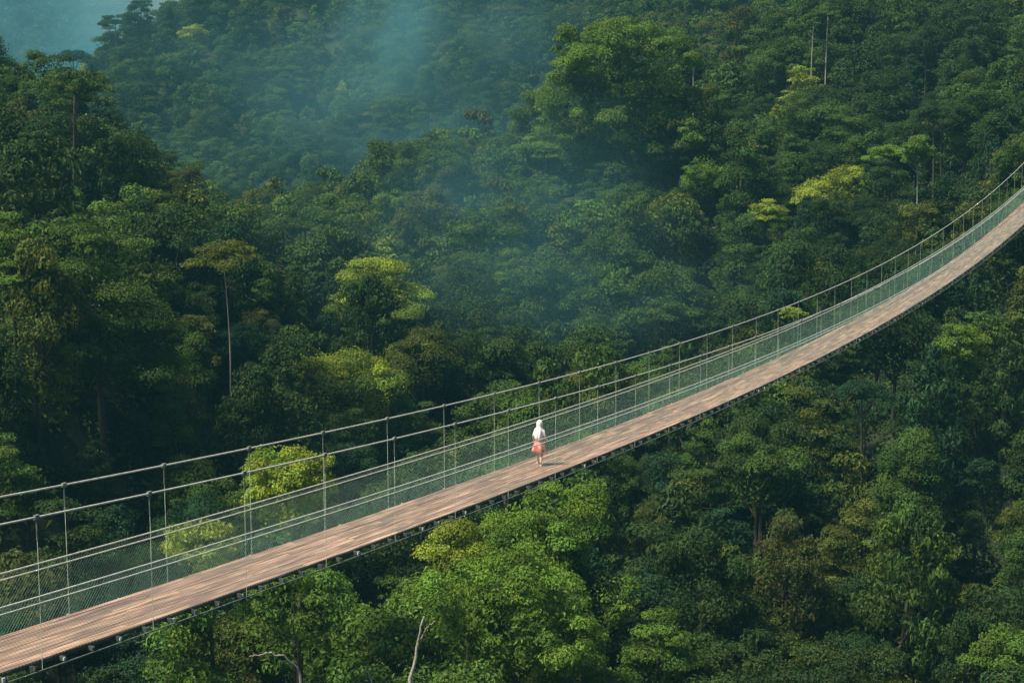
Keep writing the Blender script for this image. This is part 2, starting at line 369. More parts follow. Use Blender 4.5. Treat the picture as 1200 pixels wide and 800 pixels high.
# ---- single trees that stand out in the view: (crown centre px, py, distance, half-width m, half-height m, form, colour, bark, label)
STAR = [
 (726, 100, 246, 13.0, 13.0, 'billow', 'fresh green', 0, 'huge billowing green tree crowning the ridge at top centre'),
 (345, 578, 104, 3.7, 2.7, 'dome', 'yellow green', 0, 'bright lime green tree close behind the left bridge cables'),
 (237, 640, 98, 2.6, 2.0, 'dome', 'yellow green', 0, 'low lime green tree behind the left deck netting'),
 (402, 466, 148, 6.0, 3.2, 'dome', 'yellow green', 0, 'wide yellowish olive tree above the cables left of the walker'),
 (440, 345, 190, 6.0, 3.4, 'layered', 'yellow green', 1, 'pale yellow topped spreading tree in the middle of the valley'),
 (262, 315, 158, 4.0, 2.8, 'umbrella', 'olive green', 3, 'tall tree with long bare pale trunk on the left slope'),
 (1045, 186, 205, 3.4, 1.6, 'umbrella', 'lime green', 1, 'cream tipped flat topped tree on the right slope above the bridge'),
 (1075, 178, 204, 2.6, 1.7, 'dome', 'spring green', 3, 'slim pale trunked tree beside the cream tipped tree'),
 (824, 208, 215, 3.2, 3.2, 'dome', 'fresh green', 0, 'rounded fresh green tree standing among dark trees right of centre'),
 (898, 250, 212, 3.3, 1.5, 'layered', 'yellow green', 0, 'low yellow flushed tree on the right slope'),
 (600, 715, 104, 7.2, 5.6, 'billow', 'lime green', 0, 'large billowing bright green tree under the middle of the bridge'),
 (545, 655, 112, 3.4, 2.4, 'dome', 'yellow green', 0, 'yellow green tree peeking out under the deck beside the billowing bright tree'),
 (632, 628, 116, 5.0, 3.2, 'dome', 'lime green', 0, 'broad leaved fresh green tree just below the deck under the walker'),
 (118, 375, 128, 6.4, 6.0, 'layered', 'mid green', 0, 'massive layered green tree on the left slope'),
 (15, 300, 122, 2.8, 2.6, 'layered', 'fresh green', 0, 'light green tree cut by the left edge of the photo'),
 (170, 262, 156, 4.4, 2.2, 'layered', 'olive green', 0, 'olive tree with yellowish tips above the massive layered tree'),
 (590, 345, 178, 1.9, 2.4, 'layered', 'spring green', 1, 'small light green tiered tree in the dark centre of the valley'),
 (598, 258, 215, 2.6, 2.4, 'dome', 'olive green', 0, 'olive dome shaped tree at the centre of the valley'),
 (640, 172, 245, 5.0, 1.8, 'layered', 'spring green', 1, 'light green wide tree below the huge billowing tree'),
 (715, 140, 236, 2.6, 4.2, 'tall', 'fresh green', 1, 'narrow light green tree in front of the huge billowing tree'),
 (686, 178, 238, 5.2, 3.4, 'dome', 'mid green', 0, 'broad green tree under the left side of the huge billowing tree'),
 (775, 182, 238, 5.0, 3.4, 'dome', 'dark green', 0, 'dark rounded tree under the right side of the huge billowing tree'),
 (1084, 268, 196, 3.8, 2.6, 'dome', 'olive green', 0, 'olive tree hiding the foot of the slim pale trunked tree'),
 (812, 75, 262, 2.4, 2.6, 'umbrella', 'mid green', 3, 'pale trunked tree right of the huge billowing tree'),
 (953, 28, 275, 2.4, 1.9, 'umbrella', 'mid green', 3, 'left of two thin pale trunked trees at the top right'),
 (970, 22, 274, 2.6, 2.0, 'umbrella', 'mid green', 3, 'right of two thin pale trunked trees at the top right'),
 (857, 120, 255, 2.4, 2.2, 'umbrella', 'mid green', 1, 'small domed tree with raised canopy on the upper right slope'),
 (1172, 772, 104, 2.6, 2.6, 'dome', 'fresh green', 0, 'round bright green tree in the bottom right corner'),
 (1010, 640, 126, 3.6, 2.6, 'layered', 'olive green', 0, 'olive tree with pale tips in the gorge at lower right'),
 (1068, 585, 138, 3.2, 4.0, 'tall', 'mid green', 0, 'tall clumpy green tree rising in the gorge at lower right'),
 (1085, 655, 120, 2.0, 1.2, 'layered', 'yellow green', 0, 'small yellowish tree in the dark gorge at lower right'),
 (1135, 150, 214, 3.6, 5.4, 'tall', 'mid green', 0, 'tall clumpy green tree behind the right end of the bridge'),
 (55, 92, 212, 3.6, 3.2, 'dome', 'mid green', 0, 'rounded tree topping the ridge at the upper left'),
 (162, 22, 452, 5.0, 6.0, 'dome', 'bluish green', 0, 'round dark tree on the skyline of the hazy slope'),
 (350, 708, 95, 3.8, 3.0, 'dome', 'spring green', 0, 'green leafy tree just below the deck left of the billowing bright tree'),
 (270, 770, 92, 3.6, 3.0, 'dome', 'olive green', 0, 'olive tree below the left end of the bridge'),
 (820, 730, 108, 4.2, 4.6, 'vine', 'dark green', 0, 'dark creeper covered tree at bottom right of centre'),
 (770, 770, 98, 3.0, 2.2, 'layered', 'fresh green', 0, 'light green leafy tree at the bottom edge right of centre'),
 (920, 700, 112, 3.6, 4.4, 'vine', 'brownish green', 0, 'brownish creeper covered tree in the gorge'),
 (895, 560, 140, 4.2, 3.2, 'dome', 'mid green', 0, 'broad green tree in the gorge right below the bridge'),
 (1120, 430, 158, 3.4, 3.6, 'dome', 'fresh green', 0, 'light green tree clump right of and below the bridge'),
 (930, 372, 185, 1.7, 1.5, 'umbrella', 'yellow green', 3, 'slender yellowish sapling poking up beside the far bridge railing'),
 (500, 420, 168, 4.6, 3.2, 'dome', 'olive green', 0, 'bronze tinged olive tree in the valley left of the walker'),
 (505, 195, 246, 6.4, 4.6, 'dome', 'mid green', 0, 'broad domed tree on the ridge left of centre'),
]
BARKS.append((.38, .36, .32))
INFO = []   # every tree candidate: image ellipse + data
for n, (px, py, Y, hw, hh, form, colr, bk, lab) in enumerate(STAR):
    if bk != 3 and not any(k in lab for k in ('huge billowing green', 'billowing bright green', 'beside the billowing bright tree', 'just below the deck', 'skyline', 'lime green')):
        for Yt in np.arange(Y * .8, Y * 1.25, 1.0):
            c = at(px, py, Yt)
            if c[2] < float(canopy(c[0], c[1])) - .15 * hh:
                hw *= Yt / Y; hh *= Yt / Y; Y = Yt; break
    if form not in ('umbrella', 'billow'): hh *= 1.25
    c = at(px, py, Y); zg = float(ground(c[0], c[1]))
    zg = min(zg, c[2] - hh - 1.0)
    leaf = .28 if hw < 8 else .36
    if py > 560: leaf = .25
    INFO.append(dict(star=n, x=c[0], y=c[1], z=zg, cz=c[2], R=hw, H=hh, form=form, col=colr, bark=bk, label=lab, leaf=leaf))

# ---- the rest of the forest: jittered positions over the ground inside the view
def in_view(x, y, m=1.12): return abs(x) < y * .3 * m + 6
rg = np.random.default_rng(21)
cand = []
y = 84.0
while y < 545:
    st = 5.4 if y < 300 else 6.2
    x = -y * .34 - 8
    while x < y * .34 + 8:
        jx, jy = x + rg.uniform(-.42, .42) * st, y + rg.uniform(-.42, .42) * st
        if in_view(jx, jy): cand.append((jx, jy))
        x += st
    y += st
cand = np.array(cand); cz = ground(cand[:, 0], cand[:, 1])
stars = np.array([(d['x'], d['y'], d['R']) for d in INFO])
def vnoise(x, y, s, o): return .5 + .5 * math.sin(x / s + 1.7 * math.sin(y / s * .8 + o)) * math.cos(y / s * 1.1 + o + math.sin(x / s * .6))
for (x, y), z in zip(cand, cz):
    dd = np.hypot(stars[:, 0] - x, stars[:, 1] - y)
    if (dd < stars[:, 2] * np.where(stars[:, 2] > 9, .5, .75)).any(): continue
    q_ = proj((x, y, z + 8))
    # glades that leave the pale trunks in view
    if y < 157 and abs(q_[0] - 262) < 34 and 330 < q_[1] < 540: continue
    if y < 273 and abs(q_[0] - 961) < 24 and 30 < q_[1] < 125: continue
    if y < 261 and abs(q_[0] - 812) < 14 and 80 < q_[1] < 170: continue
    vi = int(rg.choice(len(VAR), p=np.array([9, 9, 9, 5, 9, 9, 6, 4, 6, 6, 6, 5, 1, 1, 5, 4, 4]) / 98))
    v = VAR[vi]; s = (.62 + 1.0 * rg.random() ** 2.0) * (1.1 if y > 300 else 1)
    k = vnoise(x, y, 17, 1.0) * .6 + rg.random() * .4
    names = ['bluish green', 'dark green', 'dark green', 'mid green', 'mid green', 'olive green', 'fresh green']
    colr = names[min(6, int(k * 7))] if rg.random() > .05 else ('yellow green' if rg.random() < .25 else 'brownish green')
    p_ = proj((x, y, z + 8))
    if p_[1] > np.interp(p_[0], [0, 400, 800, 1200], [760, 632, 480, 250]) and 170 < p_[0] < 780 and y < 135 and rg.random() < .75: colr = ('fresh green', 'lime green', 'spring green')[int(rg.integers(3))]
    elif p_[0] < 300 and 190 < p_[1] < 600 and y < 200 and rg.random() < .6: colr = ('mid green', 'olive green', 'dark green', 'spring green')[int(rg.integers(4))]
    elif p_[1] > np.interp(p_[0], [0, 400, 800, 1200], [760, 632, 480, 250]) and p_[0] > 760 and rg.random() < .7: colr = ('dark green', 'bluish green', 'dark green', 'olive green')[int(rg.integers(4))]  # deep shade of the gorge put into its crown colours
    elif p_[0] < 420 and p_[1] > 420 and rg.random() < .7: colr = ('dark green', 'bluish green', 'dark green')[int(rg.integers(3))]  # darker greens stand in for shade in the wood behind the left cables
    z -= max(0, s - .95) * 9
    INFO.append(dict(star=None, vi=vi, x=x, y=y, z=z - .2, cz=z + v['zc'] * s, R=v['R'] * s, H=v['H'] * s, s=s, form=v['kind'], col=colr, bark=int(rg.choice([0, 0, 1, 2])), rz=rg.uniform(0, 6.28)))

# visible share of each crown (front to back over a coarse picture grid)
P3 = np.array([(d['x'], d['y'], d['cz']) for d in INFO]); PX, PY, PD = proj(P3)
gw, gh = 300, 200; cover = np.zeros((gh, gw), bool); yy, xx = np.mgrid[0:gh, 0:gw]
for n in np.argsort(PD):
    d = INFO[n]; rx = d['R'] * .95 * F / PD[n] / 4; ry = d['H'] * .85 * F / PD[n] / 4; cx_, cy_ = PX[n] / 4, PY[n] / 4
    x0, x1 = int(max(0, cx_ - rx)), int(min(gw, cx_ + rx + 1)); y0, y1 = int(max(0, cy_ - ry)), int(min(gh, cy_ + ry + 1))
    d['px'], d['py'], d['d'] = PX[n], PY[n], PD[n]; d['vis'] = 0
    if x1 <= x0 or y1 <= y0: continue
    e = ((xx[y0:y1, x0:x1] - cx_) / rx) ** 2 + ((yy[y0:y1, x0:x1] - cy_) / ry) ** 2 < 1
    d['vis'] = int((e & ~cover[y0:y1, x0:x1]).sum()); d['full'] = int(e.sum())
    cover[y0:y1, x0:x1] |= e
DECKX = [0, 162, 400, 616, 800, 928, 1016, 1120, 1200]; DECKY = [760, 710, 632, 552, 480, 422, 380, 315, 250]
def place(px, py, dist):
    if py > np.interp(px, DECKX, DECKY):
        if px < 420: return "under the bridge's left end"
        if px < 760: return 'below the middle of the bridge'
        if py > 620: return 'deep in the lower right gorge'
        return "in the gorge under the bridge's right half"
    if dist > 300: return 'on the hazy back slope' if px < 680 else 'atop the right slope'
    if px < 330:
        if py < 215: return 'on the ridge at upper left'
        if py < 420: return 'on the left slope'
        return 'in dark wood behind left cables'
    if px < 660:
        if py < 215: return 'on the ridge left of centre'
        if py < 360: return 'in the middle of the valley'
        return 'in the valley above the cables'
    if py < 130: return 'high on the right slope'
    if px < 860: return 'in the valley right of centre'
    return 'on the right slope above the bridge'
# colour words of the palette double as label words
FORM = {'dome': 'rounded', 'layered': 'layered', 'tall': 'tall narrow', 'umbrella': 'flat topped', 'vine': 'creeper draped', 'billow': 'billowing'}
gen = [d for d in INFO if d['star'] is None]
gen.sort(key=lambda d: -d['vis'])
near_gen = [d for d in gen if d['vis'] >= 4][:540]
ids = set(id(d) for d in near_gen)
far_gen = [d for d in gen if id(d) not in ids]
from collections import defaultdict
lab = defaultdict(list)
for d in near_gen:
    size = 'large' if d['R'] * F / d['d'] > 52 else ('small' if d['R'] * F / d['d'] < 30 else 'medium sized')
    d['pl'] = place(d['px'], d['py'], d['d'])
    d['label'] = f"{size} {FORM[d['form']]} {d['col']} tree {d['pl']}"
    lab[d['label']].append(d)
for L, ds in lab.items():
    if 2 <= len(ds) <= 3:
        ds.sort(key=lambda d: d['px'])
        for d, w_ in zip(ds, ('leftmost', 'rightmost') if len(ds) == 2 else ('leftmost', 'middle', 'rightmost')): d['label'] = f"{w_} {L}"
for d in near_gen:
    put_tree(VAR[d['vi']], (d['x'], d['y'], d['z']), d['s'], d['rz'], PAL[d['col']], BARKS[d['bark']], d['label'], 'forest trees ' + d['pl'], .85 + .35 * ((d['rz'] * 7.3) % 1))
for d in INFO:
    if d['star'] is None: continue
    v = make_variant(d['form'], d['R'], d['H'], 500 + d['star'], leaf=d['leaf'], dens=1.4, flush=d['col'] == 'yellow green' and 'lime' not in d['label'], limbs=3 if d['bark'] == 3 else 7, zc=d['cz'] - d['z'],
                     r0={3: .13}.get(d['bark'], .14 + .03 * d['R']) * (d['d'] / 200 if d['bark'] == 3 else 1))
    put_tree(v, (d['x'], d['y'], d['z']), 1, 0, PAL[d['col']], BARKS[d['bark']], d['label'], None)

# everything smaller or hidden: one mass of forest
VV, QQ, TT = [], [], []; n0 = 0
for d in far_gen:
    if d['y'] < 200 and d['vis'] < 1: 
        if d.get('full', 0) == 0: continue
    V, T, R, H = min(LOW, key=lambda L: abs(L[2] - d['R'] / 1.15) + rg.random() * .9)
    a = d['rz']; s = d['R'] / R
    ca, sa = math.cos(a), math.sin(a)
    W = np.stack([V[:, 0] * ca - V[:, 1] * sa, V[:, 0] * sa + V[:, 1] * ca, V[:, 2]], 1) * s + np.array([d['x'], d['y'], d['cz']])
    VV.append(W); QQ.append(np.arange(len(W)).reshape(-1, 4) + n0); n0 += len(W)
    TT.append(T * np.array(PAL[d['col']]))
for k in range(2600):
    a = rg.uniform(-340, -120); b = rg.uniform(760, 1120)
    i0 = int(np.clip(np.searchsorted(hx, a), 0, len(hx) - 1)); j0 = int(np.clip(np.searchsorted(hy, b), 0, len(hy) - 1))
    V, T, R, H = LOW[k % len(LOW)]; V, T = V[:len(V) // 8 * 8].reshape(-1, 4, 3), T.reshape(-1, 4, 3); V, T = V[::4].reshape(-1, 3), T[:len(T)][::4].reshape(-1, 3)
    q = V.reshape(-1, 4, 3); cq = q.mean(1, keepdims=True); V = (cq + (q - cq) * 2.2).reshape(-1, 3)
    T = T[:len(V)]; s = rg.uniform(1.0, 1.7)
    W = V * s + np.array([a, b, HZ[j0, i0] + H * .3]); VV.append(W); QQ.append(np.arange(len(W)).reshape(-1, 4) + n0); n0 += len(W)
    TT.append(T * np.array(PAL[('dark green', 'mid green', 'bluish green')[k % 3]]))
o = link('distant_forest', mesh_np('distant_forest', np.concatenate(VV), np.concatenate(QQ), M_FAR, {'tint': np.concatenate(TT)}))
o.color = (1, 1, 1, 1); tag(o, kind='stuff')

# undergrowth between the trunks
P = []
while len(P) < 14000:
    y = 80 + 225 * rg.random() ** .7; x = rg.uniform(-.34, .34) * y
    P.append((x, y))
P = np.array(P); Z = ground(P[:, 0], P[:, 1])
VV, TT = [], []
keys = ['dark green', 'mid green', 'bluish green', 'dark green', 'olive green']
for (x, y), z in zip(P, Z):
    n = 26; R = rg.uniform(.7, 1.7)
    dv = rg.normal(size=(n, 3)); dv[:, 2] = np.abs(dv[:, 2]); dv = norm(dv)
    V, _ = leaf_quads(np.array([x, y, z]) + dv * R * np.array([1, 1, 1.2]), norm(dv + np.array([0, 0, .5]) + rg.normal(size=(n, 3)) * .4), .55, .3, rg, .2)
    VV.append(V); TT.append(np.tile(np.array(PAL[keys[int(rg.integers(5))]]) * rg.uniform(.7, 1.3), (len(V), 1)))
V = np.concatenate(VV)
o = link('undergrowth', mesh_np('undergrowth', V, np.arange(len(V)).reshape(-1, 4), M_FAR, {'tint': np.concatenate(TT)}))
o.color = (1, 1, 1, 1); tag(o, kind='stuff')
print('TREES', len(near_gen), len(far_gen), n0)

# bare snags and pale branches
def snag(points_list, radii, name, label, cat):
    e = bpy.data.objects.new(name, None); C.objects.link(e)
    base = np.array(points_list[0][0]); e.location = base; tag(e, label, cat)
    for k, (pl, r) in enumerate(zip(points_list, radii)):
        mb = MB(); pl = np.array(pl) - base
        # wiggle
        t = np.linspace(0, 1, 12); seg = np.linspace(0, 1, len(pl))
        pts_ = np.stack([np.interp(t, seg, pl[:, j]) for j in range(3)], 1)
        rr = np.random.default_rng(k + 9); pts_[1:-1] += rr.normal(size=(10, 3)) * r * .8
        mb.tube(pts_, np.linspace(r, r * .35, 12), 6)
        c = link('trunk' if k == 0 else 'branch', mb.mesh('snag', M_BARK, True), e); c.color = (*BARKS[3], 1)
def drop(px, py, Y):
    c = at(px, py, Y); return (c[0], c[1], float(ground(c[0], c[1])) - .5)
snag([[drop(372, 860, 86), at(355, 792, 86), at(336, 772, 85.5), at(318, 764, 85)], [at(318, 764, 85), at(305, 766, 84.6), at(292, 769, 84.4)]], (.10, .05), 'dead_tree',
     'bare pale forked dead tree at the bottom left below the bridge', 'dead tree')
snag([[drop(478, 860, 93), at(482, 800, 93), at(490, 755, 93), at(497, 722, 92.6)], [at(490, 755, 93), at(500, 735, 92.8), at(510, 727, 92)]], (.15, .06), 'dead_tree',
     'leaning pale bare trunk at the bottom left of the billowing bright tree', 'dead tree')
snag([[drop(440, 860, 95), at(436, 800, 95), at(428, 780, 95)]], (.07,), 'dead_tree', 'short pale dead stem at the bottom edge between two trees', 'dead tree')
snag([[drop(428, 360, 206), at(427, 310, 206), at(427, 290, 206)], [at(427, 300, 206), at(433, 288, 205), at(440, 284, 205)]], (.13, .08), 'dead_tree',
     'thin grey forked dead tree in the middle of the valley', 'dead tree')

# ------------------------------------------------------------------ suspension bridge
AZ, X0, Y0, WD, OFF, HR = .4506, -2.2073, 53.1249, 1.98, .14, 1.32
ca, sa = math.cos(AZ), math.sin(AZ)
def bz(s): t = s / 50; return -13.2192 - 2.4245 * t + 1.2223 * t * t + .1213 * t ** 3
def bh(s): t = s / 50; return 2.7918 - .6973 * t + .377 * t * t + .0318 * t ** 3
def bp(s, lat=0.0, up=0.0):
    """point on the bridge: s along, lat towards the near side, up above the deck"""
    s = np.asarray(s, float)
    return np.stack([X0 + s * sa + lat * ca, Y0 + s * ca - lat * sa, bz(s) + up], -1)
S0, S1 = -48.0, 152.0
HS0, HSP = -16.5217, 3.7477
bridge = bpy.data.objects.new('suspension_bridge', None); C.objects.link(bridge)
bridge.location = bp(0); BL = np.array(bp(0))
tag(bridge, 'long sagging timber decked suspension footbridge with wire net sides crossing the forested gorge', 'bridge')
def part(name, mb, mat, smooth=False, attrs=None): return link(name, mb.mesh(name, mat, smooth, attrs), bridge)
def lat_v(): return np.array([ca, -sa, 0])
# deck boards
mb = MB(); al, ti = [], []; rb = np.random.default_rng(3); nb = 11; bw = WD / nb
for b in range(nb):
    lat = -WD / 2 + (b + .5) * bw; s = S0 + rb.uniform(-4.8, 0)
    while s < S1:
        e = min(s + 5.0, S1); a = max(s, S0)
        if e - a > .1:
            k = np.linspace(a + .006, e - .006, 3); lift = rb.uniform(0, .012); hw = bw / 2 - .006
            up = [bp(k, lat - hw, lift), bp(k, lat + hw, lift), bp(k, lat + hw, lift - .045), bp(k, lat - hw, lift - .045)]
            V = np.stack(up, 1).reshape(-1, 3) - BL        # 3 rings of 4
            Q = [[r_ * 4 + j, r_ * 4 + (j + 1) % 4, r_ * 4 + 4 + (j + 1) % 4, r_ * 4 + 4 + j] for r_ in range(2) for j in range(4)] + [[0, 1, 2, 3], [8, 11, 10, 9]]
            mb.add(V, Q)
            off = rb.uniform(0, 40, 2)
            for kk in k:
                for j, lh in enumerate((-hw, hw, hw, -hw)): al.append((lat + lh + off[0] * .0, kk + off[1], 0))
            c = rb.uniform(.88, 1.4) * np.array([1, rb.uniform(.94, 1.03), rb.uniform(.9, 1.04)])
            ti += [tuple(c)] * 12
        s += 5.0
part('deck', mb, M_DECK, attrs={'along': np.array(al), 'tint': np.array(ti)})
# steel crossbeams under the deck, their pale ends showing past the boards
cs = np.arange(HS0 - 7 * HSP, S1 - 1, HSP / 4)
vis = [s for s in cs if s > -26][:100]
def crossbeam(s, mbx):
    c = bp(s, 0, -.10) - BL; T = norm(np.array(bp(s + .1)) - np.array(bp(s - .1))); U = norm(np.cross(lat_v(), T)); U = U if U[2] > 0 else -U
    mbx.box(c, lat_v() * (WD / 2 + .16), T * .035, U * .05)
for s in vis:
    mbx = MB(); crossbeam(s, mbx); o = part('crossbeam', mbx, M_DARKSTEEL)
    for sd in (1, -1):
        c = MB(); p0 = bp(s, sd * (WD / 2 + .165), -.09) - BL
        T = norm(np.array(bp(s + .1)) - np.array(bp(s - .1)))
        kx = rb.uniform(.5, 1.15); c.box(p0 + T * rb.uniform(-.05, .05), lat_v() * .012, T * .042 * kx, np.array([0, 0, .042 * kx]))
        link('end_plate', c.mesh('end_plate', M_PALE if rb.random() < .3 else M_ROD), o)
mbx = MB()
for s in cs:
    if s not in vis: crossbeam(s, mbx)
o = part('far_crossbeams', mbx, M_DARKSTEEL); o['kind'] = 'stuff'
# cables
ss = np.arange(S0, S1 + .1, 1.25)
for sd in (-1, 1):
    m_ = MB(); m_.tube(bp(ss, sd * (WD / 2 + OFF), 0) + np.array([0, 0, 1]) * bh(ss)[:, None] - BL, .022, 8); part('main_cable', m_, M_STEEL, True)
    for hgt in (HR - .075, HR + .075):
        m_ = MB(); m_.tube(bp(ss, sd * (WD / 2 + .06), hgt) - BL, .018, 6); part('handrail_cable', m_, M_STEEL, True)
    m_ = MB(); m_.tube(bp(ss, sd * (WD / 2 + .2), -.16) - BL, .018, 6); part('deck_cable', m_, M_ROD, True)
    m_ = MB(); m_.tube(bp(ss, sd * (WD / 2 - .02), -.075) - BL, .026, 6); part('edge_beam', m_, M_DARKSTEEL, True)
# hangers: a rod with a thicker turnbuckle at its top, hooked to the deck cable
for sd in (-1, 1):
    k = -8
    while HS0 + k * HSP < S1 - 2:
        s = HS0 + k * HSP + (0 if sd < 0 else .25); k += 1
        if s < S0 + .5: continue
        h = float(bh(s)); a = bp(s, sd * (WD / 2 + OFF), h) - BL; b = bp(s, sd * (WD / 2 + .13), -.16) - BL
        m_ = MB(); m_.tube([b, a], .007, 6)
        hg = part('hanger', m_, M_ROD, True)
        q = MB(); d_ = norm(b - a); q.tube([a + d_ * .02, a + d_ * .5], .018, 6)
        q.box(a, np.array([sa, ca, 0]) * .06, lat_v() * .035, np.array([0, 0, .05])); link('clamp', q.mesh('clamp', M_ROD), hg)
# wire netting: two families of diagonal wires
def net(sd):
    stp = .105; n = int((S1 - S0) / stp); a = S0 + np.arange(n) * stp
    VV, QQ = [], []; r = .0017
    for dr in (-1, 1):
        lo = bp(a, sd * (WD / 2 + .05), .0); hi = bp(a + dr * HR, sd * (WD / 2 + .058 if dr > 0 else WD / 2 + .05), HR + .07)
        mid = (bp(a + dr * HR / 2, sd * (WD / 2 + .054), HR / 2 + .035))
        R3 = []
        for p in (lo, mid, hi):
            for th in (0.5, 2.594, 4.688): R3.append(p + np.array([ca, -sa, 0]) * r * math.cos(th) + np.array([-dr * sa * .7, -dr * ca * .7, .7]) * r * math.sin(th))
        V = np.stack(R3, 1).reshape(-1, 3)
        base = np.arange(n)[:, None] * 9
        q = np.array([[g * 3 + j, g * 3 + (j + 1) % 3, g * 3 + 3 + (j + 1) % 3, g * 3 + 3 + j] for g in range(2) for j in range(3)])
        QQ.append((base[:, :, None] + q[None]).reshape(-1, 4) + sum(len(v) for v in VV)); VV.append(V)
    return np.concatenate(VV) - BL, np.concatenate(QQ)
for sd in (-1, 1):
    V, Q = net(sd); link('wire_net', mesh_np('wire_net', V, Q, M_NET), bridge)

# ------------------------------------------------------------------ the walker
def cloth(name, c1, c2, scale, rough=.8):
    return rough_material(name, c1, c2, scale, rough=rough)
M_SKIN = rough_material('skin', (.50, .30, .22), (.56, .35, .26), 8, rough=.5)
M_WHITE = cloth('white_cloth', (.72, .71, .67), (.82, .81, .78), 12)
M_SKIRT = cloth('salmon_print_cloth', (.50, .06, .05), (.82, .45, .37), 8)
M_SHOE = cloth('shoe', (.5, .42, .36), (.6, .5, .45), 10)
# feet position on the deck
sw = None
for s in np.arange(-10, 20, .02):
    if proj(bp(s, -.12))[0] > 632: sw = s; break
person = bpy.data.objects.new('person', None); C.objects.link(person)
person.location = bp(sw, -.12, .012); person.rotation_euler = (0, 0, -AZ + math.pi / 2)   # local +X... walks along the bridge
person.rotation_euler = (0, 0, math.pi / 2 - AZ)
tag(person, 'person in white headscarf and white top with salmon red skirt walking along the bridge deck', 'person')
def skinned(name, verts, edges, radii, mat, parent, sub=2, root=0):
    me = bpy.data.meshes.new(name); me.from_pydata(verts, edges, []); me.update()
    me.materials.append(mat)
    o = link(name, me, parent)
    m = o.modifiers.new('Skin', 'SKIN'); m.use_smooth_shade = True
    for i, r in enumerate(radii):
        d = me.skin_vertices[0].data[i]; d.radius = r if isinstance(r, tuple) else (r, r); d.use_root = (i == root)
    s = o.modifiers.new('Sub', 'SUBSURF'); s.levels = sub; s.render_levels = sub
    return o
# local frame: +X forward (along the bridge), +Y left, +Z up ; height 1.6
slope = math.atan2(float(bz(sw + .5) - bz(sw - .5)), 1.0)
V = [(0, 0, .86), (0, 0, 1.0), (0, 0, 1.18), (.0, 0, 1.30), (.01, 0, 1.37), (.03, 0, 1.45), (.035, 0, 1.54),      # 0-6 pelvis spine head
     (0, .085, .80), (.12, .13, .46), (.20, .16, .08), (.30, .17, .035),                                         # 7-10 left leg forward
     (0, -.085, .80), (-.03, -.12, .46), (-.22, -.15, .12), (-.14, -.16, .035),                                  # 11-14 right leg back
     (0, .14, 1.29), (-.06, .205, 1.06), (.02, .23, .84), (.05, .235, .77),                                       # 15-18 left arm
     (0, -.14, 1.29), (.0, -.215, 1.06), (.13, -.225, .87), (.18, -.23, .81)]                                     # 19-22 right arm
Ed = [(0, 1), (1, 2), (2, 3), (3, 4), (4, 5), (5, 6), (0, 7), (7, 8), (8, 9), (9, 10), (0, 11), (11, 12), (12, 13), (13, 14), (3, 15), (15, 16), (16, 17), (17, 18), (3, 19), (19, 20), (20, 21), (21, 22)]
Rd = [(.13, .10), (.115, .09), (.12, .09), (.10, .08), .05, .085, .08, .08, .055, .036, .03, .08, .055, .036, .03, .05, .04, .028, .03, .05, .04, .028, .03]
skinned('body', V, Ed, Rd, M_SKIN, person)
# fingers (tiny): five short chains per hand
for hx_, hy_, hz_ in ((.05, .235, .77), (.18, -.23, .81)):
    VV = [(hx_, hy_, hz_)]; EE = []; RR = [.022]
    for f in range(5):
        x = -.032 + .016 * f; ln = (.05, .075, .08, .075, .06)[f]
        i = len(VV); VV += [(hx_ + x, hy_, hz_ - .035), (hx_ + x * 1.2 + .012, hy_, hz_ - .035 - ln)]; EE += [(0, i), (i, i + 1)]; RR += [.009, .007]
    skinned('hand', VV, EE, RR, M_SKIN, person, sub=1)
# lathe helper for clothes
def lathe(name, prof, mat, parent, seg=28, wob=0.0, seed=0, thick=.008):
    r = np.random.default_rng(seed); th = np.linspace(0, 2 * math.pi, seg, endpoint=False); VV = []
    for k, (z, rx, ry, ox) in enumerate(prof):
        f = 1 + wob * (k / len(prof)) * np.sin(th * 7 + r.uniform(0, 1))
        VV.append(np.stack([ox + np.cos(th) * rx * f, np.sin(th) * ry * f, np.full(seg, z)], 1))
    V = np.concatenate(VV); i = np.arange(len(prof) - 1)[:, None] * seg; j = np.arange(seg)[None]; j2 = (j + 1) % seg
    Q = np.stack([i + j, i + j2, i + seg + j2, i + seg + j], -1).reshape(-1, 4)
    o = link(name, mesh_np(name, V, Q, mat, smooth=True), parent)
    m = o.modifiers.new('S', 'SOLIDIFY'); m.thickness = thick
    return o
lathe('skirt', [(.95, .13, .13, 0), (.86, .17, .17, 0), (.72, .20, .215, .0), (.58, .225, .245, .01), (.46, .235, .27, .01)], M_SKIRT, person, wob=.16, seed=4)
lathe('blouse', [(.86, .165, .155, 0), (.98, .135, .14, 0), (1.10, .135, .155, 0), (1.22, .13, .18, 0), (1.31, .10, .165, 0), (1.36, .065, .075, .0)], M_WHITE, person, wob=.03)
for side, pts_ in (('l', [(0, .11, 1.31), (0, .15, 1.27), (-.05, .20, 1.09), (.0, .225, .93)]), ('r', [(0, -.11, 1.31), (0, -.15, 1.27), (0, -.21, 1.09), (.1, -.22, .93)])):
    m_ = MB(); m_.tube(pts_, [.05, .054, .05, .046], 8); link('sleeve', m_.mesh('sleeve', M_WHITE, True), person)
lathe('headscarf', [(.90, .12, .125, -.05), (1.02, .13, .135, -.05), (1.14, .135, .15, -.045), (1.24, .13, .155, -.03), (1.33, .11, .125, -.005), (1.40, .10, .10, .015), (1.48, .115, .105, .015), (1.56, .105, .098, .015), (1.615, .065, .06, .01), (1.635, .01, .01, .01)][::-1], M_WHITE, person, wob=.16, seed=8)
